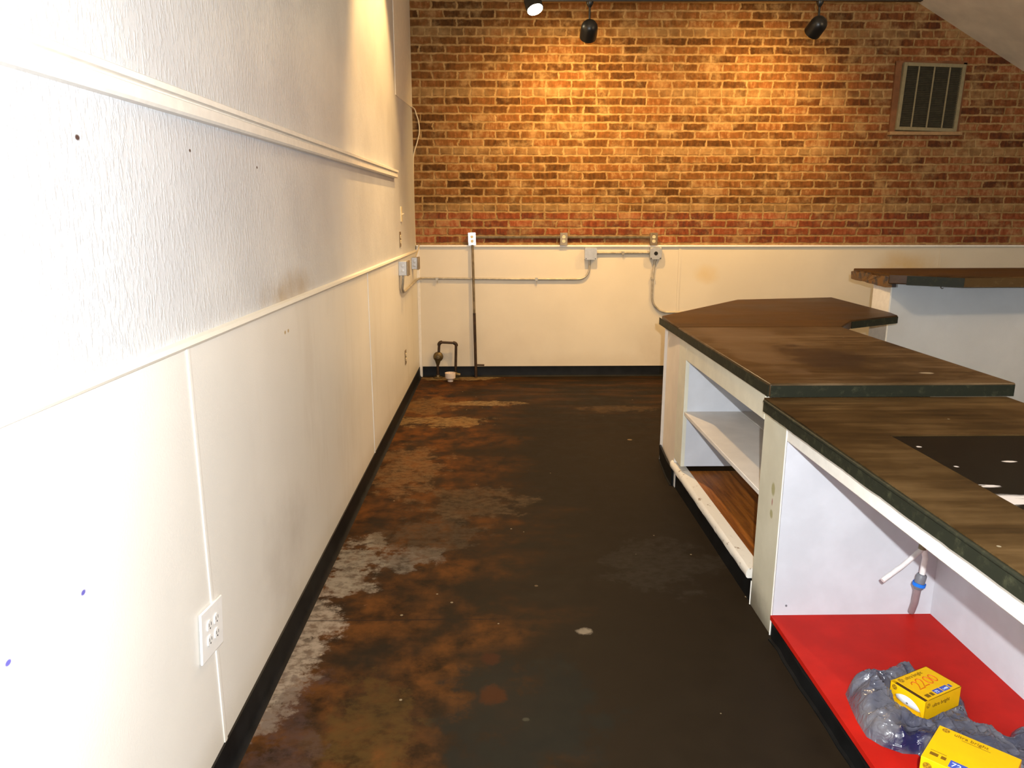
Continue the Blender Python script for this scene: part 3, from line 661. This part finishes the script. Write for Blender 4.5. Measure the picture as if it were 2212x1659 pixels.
def hgt(p, d):
    cx_, cy_ = Bc1.x+u1.x*L1/2+v1.x*w1/2, Bc1.y+u1.y*L1/2+v1.y*w1/2
    an = math.atan2(p[1]-cy_, p[0]-cx_); rr = math.hypot(p[0]-cx_, p[1]-cy_); ca, sa = math.cos(an), math.sin(an)
    n1 = noise.noise(V((p[0]*13, p[1]*17, .3))); n2 = 1-abs(noise.noise(V((ca*4.2, sa*4.2, rr*9))))*2.4; n3 = 1-abs(noise.noise(V((ca*9+5, sa*9, rr*17+noise.noise(V((p[0]*30,p[1]*30,2)))))))*2.4
    lob = .055+.03*math.exp(-((p[0]-1.10)**2/.004+(p[1]-1.93)**2/.012))-.028*(1 if p[0] > 1.36 else 0)
    h = (lob+.018*n1+.016*(n2-.5)+.0075*(n3-.5))*(1-math.exp(-d/.016))
    da = rect_d(p, Bc1, u1, v1, L1, w1); cap1 = zb1-zf-.0015
    front = V((p[0]-Bc1.x, p[1]-Bc1.y)).dot(V((u1.x,u1.y)))
    rise = 1.0 if front < 0 else (1.5 if front < L1 else .5)
    side = V((p[0]-Bc1.x, p[1]-Bc1.y)).dot(V((v1.x,v1.y)))
    if front < .01 and side > w1*.75: rise = 2.2
    h = min(h, max(cap1, cap1+rise*(da-.004))) if da < .08 else h
    db = rect_d(p, Bc2, u2, v2, L2, w2); cap2 = zb2-zf-.0015
    if db < -.006: h = max(h, cap2)*0+cap2
    elif db < .03: h = max(min(h, cap2+.0), cap2*(1-min(1,(db+.006)/.03)**.8)) if d > .004 else h
    return max(.0012, h)
for (i,j), p in list(gin.items()):
    for di in (-1,0,1):
        for dj in (-1,0,1):
            k_ = (i+di, j+dj)
            if k_ in top: continue
            pp_ = (x0+k_[0]*g, y0+k_[1]*g); d, q = nearest(pp_, poly)
            if k_ in gin: top[k_] = b.bm.verts.new((pp_[0], pp_[1], zf+hgt(pp_, d))); botv[k_] = b.bm.verts.new((pp_[0], pp_[1], zf))
            else: top[k_] = b.bm.verts.new((q.x, q.y, zf+.001)); botv[k_] = b.bm.verts.new((q.x, q.y, zf))
edges = {}
for (i,j) in list(top):
    c = [(i,j),(i+1,j),(i+1,j+1),(i,j+1)]
    if all(k_ in top for k_ in c) and any(k_ in gin for k_ in c):
        b.bm.faces.new([top[k_] for k_ in c]); b.bm.faces.new([botv[k_] for k_ in c[::-1]])
        for a_, c_ in zip(c, c[1:]+c[:1]):
            if (c_, a_) in edges: del edges[(c_, a_)]
            else: edges[(a_, c_)] = 1
for (a_, c_) in edges: b.bm.faces.new([top[a_], botv[a_], botv[c_], top[c_]])
bag = b.build('plastic_bag', M_BAG, loc=(1.2,1.85,zf))
tag(bag, 'crumpled grey blue plastic bag lying around the yellow boxes', 'bag')

# ------------------------------------------------------------------ wall plates
def receptacle(parent, c, u, v, n, mat, s=1.0, r=.0165):
    """one socket face with two slots and an earth hole"""
    c, u, v, n = V(c), V(u), V(v), V(n); m = MB()
    pts = [c+u*r*max(-.86,min(.86,math.cos(t*math.pi/12)))*s+v*r*math.sin(t*math.pi/12)*.88*s for t in range(24)]
    m.prism(pts, n*.0035); o = m.build('socket', mat, parent)
    m = MB()
    for dx in (-.4,.4): 
        a = c+u*r*dx+v*r*.2+n*.0032; m.prism([a-u*.0012-v*.0042, a+u*.0012-v*.0042, a+u*.0012+v*.0042, a-u*.0012+v*.0042], n*.0006)
    m.lathe(c-v*r*.42+n*.0032, n, [(.0026,0),(.0026,.0006)], 10)
    m.build('slots', M_DARK, o); return o
# four socket outlet on the left wall, tilted
qo = thing('outlet_plate', 'white four socket outlet plate tilted on the left panelling', 'outlet', (XL+.003,1.743,.4575))
ang = math.radians(-7.7); uy = V((0, math.cos(ang), math.sin(ang))); vz = V((0, -math.sin(ang), math.cos(ang))); nn = V((1,0,0)); c0 = V((XL+.003,1.743,.4575))
m = MB(); m.prism([c0+uy*a+vz*b_ for a,b_ in ((-.071,-.066),(.071,-.066),(.071,.066),(-.071,.066))], nn*.0065); m.build('plate', M_WPLAST, qo, bevel=.003, seg=3)
for a in (-.023,.023):
    for b_ in (-.0195,.0195): receptacle(qo, c0+uy*a+vz*b_+nn*.006, uy, vz, nn, M_WPLAST)
# three duplex outlets on the brick
def brick_outlet(x, mat, label, rot=0.0):
    t = thing('conduit_outlet', label, 'outlet', (x,YB-.02,1.296), 'outlets along the brick wall')
    c = V((x, YB-.048, 1.296)); ca, sa = math.cos(rot), math.sin(rot); u = V((ca,0,sa)); v = V((-sa,0,ca)); n_ = V((0,-1,0))
    MB().box((x-.029,YB-.048,1.243),(x+.029,YB,1.35)).build('back_box', M_BRASSPL if mat is M_BRASSPL else M_STEELBOX, t, bevel=.002)
    m = MB(); m.prism([c+u*a+v*b_ for a,b_ in ((-.035,-.0575),(.035,-.0575),(.035,.0575),(-.035,.0575))], n_*.004); m.build('plate', mat, t, bevel=.0015)
    for s_ in (-.0195,.0195): receptacle(t, c+v*s_+n_*.0035, u, v, n_, M_IVORY)
    MB().lathe(c+n_*.004, n_, [(.003,0),(.003,.001),(0,.0015)], 10).build('screw', mat, t)
brick_outlet(-.236, M_CHROME, 'chrome duplex outlet with a conduit dropping from it to the floor', math.radians(2))
brick_outlet(.607, M_BRASSPL, 'bronze duplex outlet midway along the brick wall conduit')
brick_outlet(1.437, M_BRASSPL, 'bronze duplex outlet directly above the grey box with a round hole')
for xa, xb, lab in ((-.2068,.5778,'metal raceway on the brick between the chrome outlet and the middle outlet'), (.6362,1.4078,'metal raceway on the brick from the middle outlet to the one above the holed box')):
    m = MB(); m.prism([(xa,YB,1.300),(xa,YB-.022,1.300),(xa,YB-.026,1.306),(xa,YB-.026,1.320),(xa,YB-.02,1.325),(xa,YB,1.325)], (xb-xa,0,0))
    tag(m.build('surface_raceway', M_BROWNPIPE, loc=(xa,YB,1.3)), lab, 'conduit', 'raceways between the brick wall outlets')
# switch and outlets on the left wall near the corner
sw = thing('light_switch', 'white light switch plate on the left wall near the corner', 'switch', (XL-.007,5.96,1.515))
MB().box((XL-.007,5.925,1.457),(XL+.001,5.995,1.572)).build('plate', M_IVORY, sw, bevel=.002)
MB().prism([(XL+.001,5.955,1.508),(XL+.018,5.955,1.516),(XL+.018,5.955,1.523),(XL+.001,5.955,1.522)], (0,.01,0)).build('toggle', M_IVORY, sw)
def side_outlet(y, z, label, x):
    t = thing('wall_outlet', label, 'outlet', (x,y,z))
    MB().box((x,y-.035,z-.0575),(x+.006,y+.035,z+.0575)).build('plate', M_BRASSPL, t, bevel=.0015)
    for s_ in (-.0195,.0195): receptacle(t, V((x+.006,y,z+s_)), (0,1,0), (0,0,1), (1,0,0), M_IVORY)
side_outlet(5.85, 1.325, 'bronze outlet on the left wallpaper just below the light switch', XL-.007)
side_outlet(5.90, .39, 'bronze outlet low on the left panelling near the back corner', XL)
# ------------------------------------------------------------------ junction boxes and conduits
Yc = YB-.02
def jbox_side(y0, z0, z1, dep, label):
    t = thing('junction_box', label, 'junction box', (XL,y0+.05,(z0+z1)/2))
    body = MB().box((XL,y0,z0),(XL+dep,y0+.1,z1)).build('box', M_STEELBOX, t, bevel=.003)
    MB().box((XL+dep,y0-.002,z0-.002),(XL+dep+.014,y0+.102,z1+.002)).build('cover', M_BRASSPL, t, bevel=.004)
    for s_ in (.34,.68): MB().lathe((XL+dep*.5,y0-.0001,z0+(z1-z0)*s_), (0,-1,0), [(.012,0),(.012,.0012),(.010,.0016),(0,.0016)], 18).build('knockout', M_STEELBOX, body)
    return t
jbox_side(5.66, 1.060, 1.168, .062, 'grey junction box on the left panelling with a bent conduit below')
jbox_side(6.52, 1.048, 1.150, .05, 'grey junction box tucked into the back corner under the beige cable')
def jbox(x0, z0, x1, z1, label, hole, name='junction_box'):
    t = thing(name, label, 'junction box', ((x0+x1)/2,Yc,z0))
    MB().box((x0,Yc-.045,z0),(x1,Yc,z1)).build('box', M_STEELBOX, t, bevel=.006)
    cx, cz = (x0+x1)/2, (z0+z1)/2; hw = (x1-x0)/2+.001; k_ = .024 if hole else .008
    pts = [(cx-hw+k_,cz-hw),(cx+hw-k_,cz-hw),(cx+hw,cz-hw+k_),(cx+hw,cz+hw-k_),(cx+hw-k_,cz+hw),(cx-hw+k_,cz+hw),(cx-hw,cz+hw-k_),(cx-hw,cz-hw+k_)]
    cov = MB().prism([(x,Yc-.0455,z) for x,z in pts], (0,-.004,0)).build('cover', M_STEELBOX, t, bevel=.001)
    if hole: MB().lathe((cx,Yc-.0495,cz), (0,-1,0), [(.018,0),(.018,.0008)], 24).build('open_knockout', M_DARK, cov)
    for sx, sz in ((-1,-1),(1,-1)): MB().lathe((cx+sx*(hw-.013),Yc-.0495,cz+sz*(hw-.011)), (0,-1,0), [(.0045,0),(.0045,.001)], 10).build('screw', M_DARK, cov)
jbox(.802,1.108,.912,1.218,'plain square grey junction box on the back panelling above the curved conduit',False)
jbox(1.405,1.112,1.513,1.22,'grey junction box with a round open hole on the back panelling',True)
def strap(parent, p, ax='x'):
    p = V(p); m = MB()
    if ax == 'x': m.box((p.x-.012,Yc-.026,p.z-.014),(p.x+.012,Yc-.0,p.z+.014)); m.tube([(p.x+.003,Yc-.014,p.z-.014),(p.x+.001,Yc-.02,p.z-.045)], .0025, 6)
    else: m.box((p.x-.018,Yc-.026,p.z-.011),(p.x+.014,Yc-.0,p.z+.011))
    m.build('strap', M_GALV, parent)
yy = Yc-.013
c1 = thing('electrical_conduit', 'long grey conduit from the left wall box along the back panelling to the square box', 'conduit', (0,yy,.93))
xw = XL+.014
pts = [(XL+.028,5.70,1.057),(XL+.024,5.70,1.0),(XL+.016,5.72,.955),(XL+.014,5.80,.925),(xw,5.95,.918),(xw,6.3,.925),(xw,6.75,.935)]
pts += arc((xw+.09,yy-.09,.938),(0,1,0),(-1,0,0),.09,90,0,6)[0:]
pts = pts[:7]+[(xw+.005,yy-.05,.937),(xw+.02,yy-.018,.938),(xw+.055,yy,.938)]
pts += [(-.28,yy,.932),(.2,yy,.928),(.70,yy,.927)]
pts += arc((.75,yy,1.027),(1,0,0),(0,0,1),.1,-90,0,8)+[(.853,yy,1.107)]
MB().tube(pts, .0095, 12).build('tube', M_GALV, c1)
for x in (-.565,.36): strap(c1, (x,yy,.931 if x < 0 else .928))
c2 = thing('electrical_conduit', 'short straight grey conduit joining the two back wall junction boxes', 'conduit', (1.15,yy,1.168))
MB().tube([(.915,yy,1.168),(1.402,yy,1.170)], .0105, 12).build('tube', M_GALV, c2)
for x in (.924,1.394): MB().tube([(x-.008,yy,1.169),(x+.008,yy,1.169)], .0135, 12).build('connector', M_GALV, c2)
strap(c2, (1.158,yy,1.169))
c3 = thing('electrical_conduit', 'grey conduit from the holed box curving down behind the far counter', 'conduit', (1.45,yy,.8))
pts = [(1.462,yy,1.110),(1.448,yy,1.0),(1.443,yy,.9),(1.444,yy,.80)]+arc((1.60,yy,.77),(1,0,0),(0,0,1),.155,180,270,9)+[(1.95,yy,.612)]
MB().tube(pts, .0105, 12).build('tube', M_GALV, c3); strap(c3, (1.446,yy,.935), 'z')
MB().tube([(1.4622,yy,1.110),(1.4605,yy,1.094)], .0135, 12).build('connector', M_GALV, c3)
c4 = thing('drop_conduit', 'brown stained conduit dropping from the chrome outlet to the floor', 'conduit', (-.22,Yc-.04,0))
MB().tube([(-.232,Yc-.03,1.243),(-.228,Yc-.034,1.0),(-.222,Yc-.036,.6)], .0115, 12).build('upper_tube', M_BROWNPIPE, c4)
MB().tube([(-.222,Yc-.036,.615),(-.216,Yc-.038,.3),(-.212,Yc-.04,0.0)], .0135, 12).build('lower_tube', M_IRON, c4)
MB().tube([(-.213,Yc-.04,.122),(-.132,Yc-.044,.120)], .0085, 10).build('side_stub', M_IRON, c4)
cab = thing('corner_cable', 'thin beige cable bulging over the brick in the left corner', 'cable', (XL+.03,YB-.02,1.8))
cp = [(XL+.004,YB-.12,2.43),(XL+.006,YB-.06,2.435),(XL+.02,YB-.014,2.42)]+[tuple(ony(*p, YB-.012)) for p in ((899,246),(904,262),(906,285),(901,308),(895,328),(893,345),(893,380),(894,430),(896,490),(898,530))]+[(XL+.030,YB-.05,1.24),(XL+.032,6.57,1.15)]
def smooth_pts(ps, n=4):
    ps = [V(p) for p in ps]; out = []
    for i in range(len(ps)-1):
        p0, p1, p2, p3 = ps[max(0,i-1)], ps[i], ps[i+1], ps[min(len(ps)-1,i+2)]
        for k_ in range(n):
            t = k_/n; out.append(.5*((2*p1)+(p2-p0)*t+(2*p0-5*p1+4*p2-p3)*t*t+(3*p1-p0-3*p2+p3)*t**3))
    return out+[ps[-1]]
MB().tube(smooth_pts(cp), .0052, 8).build('cable', M_WIRE, cab)

# gas pipe with regulator
gp = thing('gas_pipe', 'rusty black iron gas pipe loop with a round regulator by the back corner', 'pipe', (-.48,Yc-.05,0))
yg = Yc-.055
MB().tube([(-.572,yg,0.0),(-.572,yg,.14)], .0125, 12).build('riser', M_IRON, gp)
MB().tube([(-.560,yg,.25),(-.555,yg,.325)], .0125, 12).build('upper_pipe', M_IRON, gp)
MB().tube([(-.535,yg,.342),(-.415,yg,.336)], .0115, 12).build('cross_pipe', M_IRON, gp)
MB().tube([(-.396,yg,.32),(-.405,yg,.05)], .0125, 12).build('down_pipe', M_IRON, gp)
MB().tube(arc((-.532,yg,.319),(1,0,0),(0,0,1),.024,190,80,7), .0165, 12).build('elbow', M_IRON, gp)
MB().tube(arc((-.418,yg,.312),(1,0,0),(0,0,1),.024,100,-10,7), .0165, 12).build('elbow', M_IRON, gp)
reg = MB().lathe((-.566,yg+.03,.205),(0,-1,0),[(0,0),(.03,0),(.042,.012),(.047,.024),(.047,.034),(.038,.046),(.022,.052),(.018,.068),(0,.07)], 32).build('regulator', M_BRONZE, gp)
m = MB(); m.tube([(-.570,yg,.175),(-.571,yg,.125)], [.03,.014], 16); m.build('neck', M_BRONZE, reg)
MB().lathe((-.572,yg,0),(0,0,1),[(.045,0),(.045,.006),(.02,.012),(.016,.03)], 20).build('floor_flange', M_BRONZE, gp)
MB().tube([(-.405,yg,.05),(-.395,yg-.01,.035),(-.36,yg-.01,.03)], [.0125,.018,.016], 12).build('valve', M_BRONZE, gp)
dc = thing('drain_stub', 'short white plastic drain cup standing on the floor by the gas pipe', 'pipe', (-.445,6.74,0))
MB().lathe((-.445,6.74,.022),(0,0,1),[(.024,-.001),(.040,.004),(.0475,.012),(.0495,.06),(.0465,.06),(.043,.02),(0,.018)], 28).build('cup', M_PVC, dc)
MB().lathe((-.445,6.74,0),(0,0,1),[(.026,0),(.026,.012),(.022,.014),(.022,.024)], 24).build('stub', M_PVC, dc)

# ------------------------------------------------------------------ vent grille
vg = thing('vent_grille', 'grey framed vent grille with three bars high on the brick wall', 'vent', (3.86,YB,2.24))
R = Matrix.Translation((3.86,YB,2.53)) @ Matrix.Rotation(math.radians(1.6),4,'Y') @ Matrix.Translation((-3.86,-YB,-2.53))
m = MB(); m.box((3.530,YB-.02,2.235),(3.585,YB,2.83)); m.box((4.14,YB-.012,2.235),(4.17,YB,2.83)); m.box((3.53,YB-.012,2.81),(4.17,YB,2.845)); m.build('surround', M_VENTW, vg)
MB().box((3.525,YB-.05,2.215),(4.185,YB,2.245)).build('sill', M_VENTS, vg, bevel=.003)
x0_, x1_, zz0, zz1 = 3.585, 4.14, 2.25, 2.82
m = MB(); w_ = .03
m.box((x0_,YB-.045,zz0),(x0_+w_,YB-.005,zz1)); m.box((x1_-w_,YB-.045,zz0),(x1_,YB-.005,zz1)); m.box((x0_+w_+.0003,YB-.0445,zz0),(x1_-w_-.0003,YB-.005,zz0+w_)); m.box((x0_+w_+.0003,YB-.0445,zz1-w_),(x1_-w_-.0003,YB-.005,zz1)); m.xform(R)
m.build('frame', M_VENTF, vg, bevel=.003)
m = MB(); nl = 34
for i in range(nl):
    z = zz0+w_+(zz1-zz0-2*w_)*(i+.5)/nl
    m.prism([(x0_+w_,YB-.030,z-.008),(x0_+w_,YB-.032,z-.006),(x0_+w_,YB-.012,z+.009),(x0_+w_,YB-.010,z+.007)], (x1_-x0_-2*w_,0,0))
m.box((x0_+w_,YB-.008,zz0+w_),(x1_-w_,YB-.004,zz1-w_)); m.xform(R)
m.build('louvers', M_VENTL, vg)
for k_ in (1,2,3):
    xb = x0_+(x1_-x0_)*k_/4; m = MB(); m.box((xb-.006,YB-.040,zz0+w_),(xb+.006,YB-.033,zz1-w_)); m.xform(R); m.build('bar', M_VENTF, vg)

# ------------------------------------------------------------------ track lights
YT = 5.9
t0, t1 = ony(1163,3,YT), ony(1992,1,YT)
tr = thing('light_track', 'black lighting track hung across the top in front of the brick wall', 'light track', (1.7,YT,t0.z))
MB().prism([(t0.x,YT-.018,t0.z-.006),(t0.x,YT+.018,t0.z-.006),(t0.x,YT+.018,t0.z+.02),(t0.x,YT-.018,t0.z+.02)], t1-t0).build('rail', M_LAMPB, tr, bevel=.002)
for x in (.9, 2.6):
    zz = t0.z+(t1.z-t0.z)*(x-t0.x)/(t1.x-t0.x); MB().tube([(x,YT,zz+.01),(x,YT,ceil_z(x)+.03)], .006, 8).build('hanger_rod', M_LAMPB, tr)
def trackz(x): return t0.z+(t1.z-t0.z)*(x-t0.x)/(t1.x-t0.x)-.006
def track_lamp(px, py, aim, label, lit=False):
    c = ony(px, py, YT); aim = V(aim).normalized()
    t = thing('track_light', label, 'lamp', c, 'spotlights on the track')
    zt_ = trackz(c.x) if not lit else trackz(t0.x+.03)
    cx = c.x if not lit else c.x
    MB().lathe((cx,YT,zt_+.002), (0,0,-1), [(.026,0),(.026,.012),(.016,.03),(.009,.04)], 16).build('track_adapter', M_LAMPB, t)
    if not lit: MB().tube([(cx,YT,zt_-.03),(cx,YT,c.z+.03)], .008, 10).build('stem', M_LAMPB, t)
    back = c-aim*.06
    prof = [(0,-.062),(.022,-.060),(.042,-.050),(.056,-.032),(.062,-.010),(.063,.05),(.063,.075),(.058,.075),(.056,.05),(0,.045)]
    MB().lathe(c, aim, prof, 32).build('housing', M_LAMPB, t)
    return t, c, aim
def emis(name, col, k_):
    m = N(name); m.b.inputs['Emission Color'].default_value = (*col,1); m.b.inputs['Emission Strength'].default_value = k_; m.color((.9,.85,.7)); return m.m
M_GLOW = emis('lit_bulb_face', (1,.86,.55), 60)
track_lamp(1273, 62, (-.02,.78,-.62), 'black spotlight second along the track, its back towards the room')
track_lamp(1767, 54, (-.22,.80,-.56), 'black tilted spotlight at the right of the track')
t, c, aim = track_lamp(1150, 2, (.26,-.40,-.88), 'glowing spotlight at the left end of the track', True)
g_ = MB().lathe(c+aim*.046, aim, [(.001,0),(.057,0),(.057,.030),(.03,.034),(0,.035)], 32).build('bulb_face', M_GLOW, t)
g_['label'] = 'bright lit bulb face'

# ------------------------------------------------------------------ lights
def light(typ, name, loc, e, col, size=.05, aim=None, cone=60, blend=.5):
    l = bpy.data.lights.new(name, typ); l.energy = e; l.color = col; l.shadow_soft_size = size
    o = bpy.data.objects.new(name, l); COL.objects.link(o); o.location = loc
    if typ == 'SPOT': l.spot_size = math.radians(cone); l.spot_blend = blend
    if aim is not None: o.rotation_euler = V(aim).to_track_quat('-Z', 'Y').to_euler()
    return o
WARM = (1, .58, .18)
c_a = ony(1273,62,YT); a2_ = V((-.02,.78,-.62)).normalized()
light('SPOT', 'spot_second', c_a+a2_*.09, 190, WARM, .04, a2_, 140, 1.0)
c_b = ony(1767,54,YT); a3_ = V((-.22,.80,-.56)).normalized()
light('SPOT', 'spot_third', c_b+a3_*.09, 160, WARM, .04, a3_, 140, 1.0)
light('SPOT', 'spot_first', c+aim*.085, 420, (1,.66,.32), .04, (.16,-.42,-.9), 120, .8)
light('SPOT', 'spot_corner', (-.05,4.9,3.55), 260, (1,.58,.20), .03, (-.70,.05,-1.1), 74, .5)
light('POINT', 'room_lamp_bar', (4.0,2.5,2.75), 90, (1,.72,.42), .06)
light('POINT', 'aisle_fill_light', (.4,3.6,3.7), 22, (1,.66,.32), .08)  # unseen fill light added over the aisle for general warm brightness
light('POINT', 'camera_flash', (.06,-.02,1.60), 400, (.95,.98,1.0), .012)
w = bpy.data.worlds.new('world'); S.world = w; w.use_nodes = True
w.node_tree.nodes['Background'].inputs[0].default_value = (1,.83,.62,1); w.node_tree.nodes['Background'].inputs[1].default_value = .06
S.view_settings.view_transform = 'Standard'; S.view_settings.look = 'None'; S.view_settings.gamma = 1; S.view_settings.use_curve_mapping = False
S.view_settings.exposure = 0.0
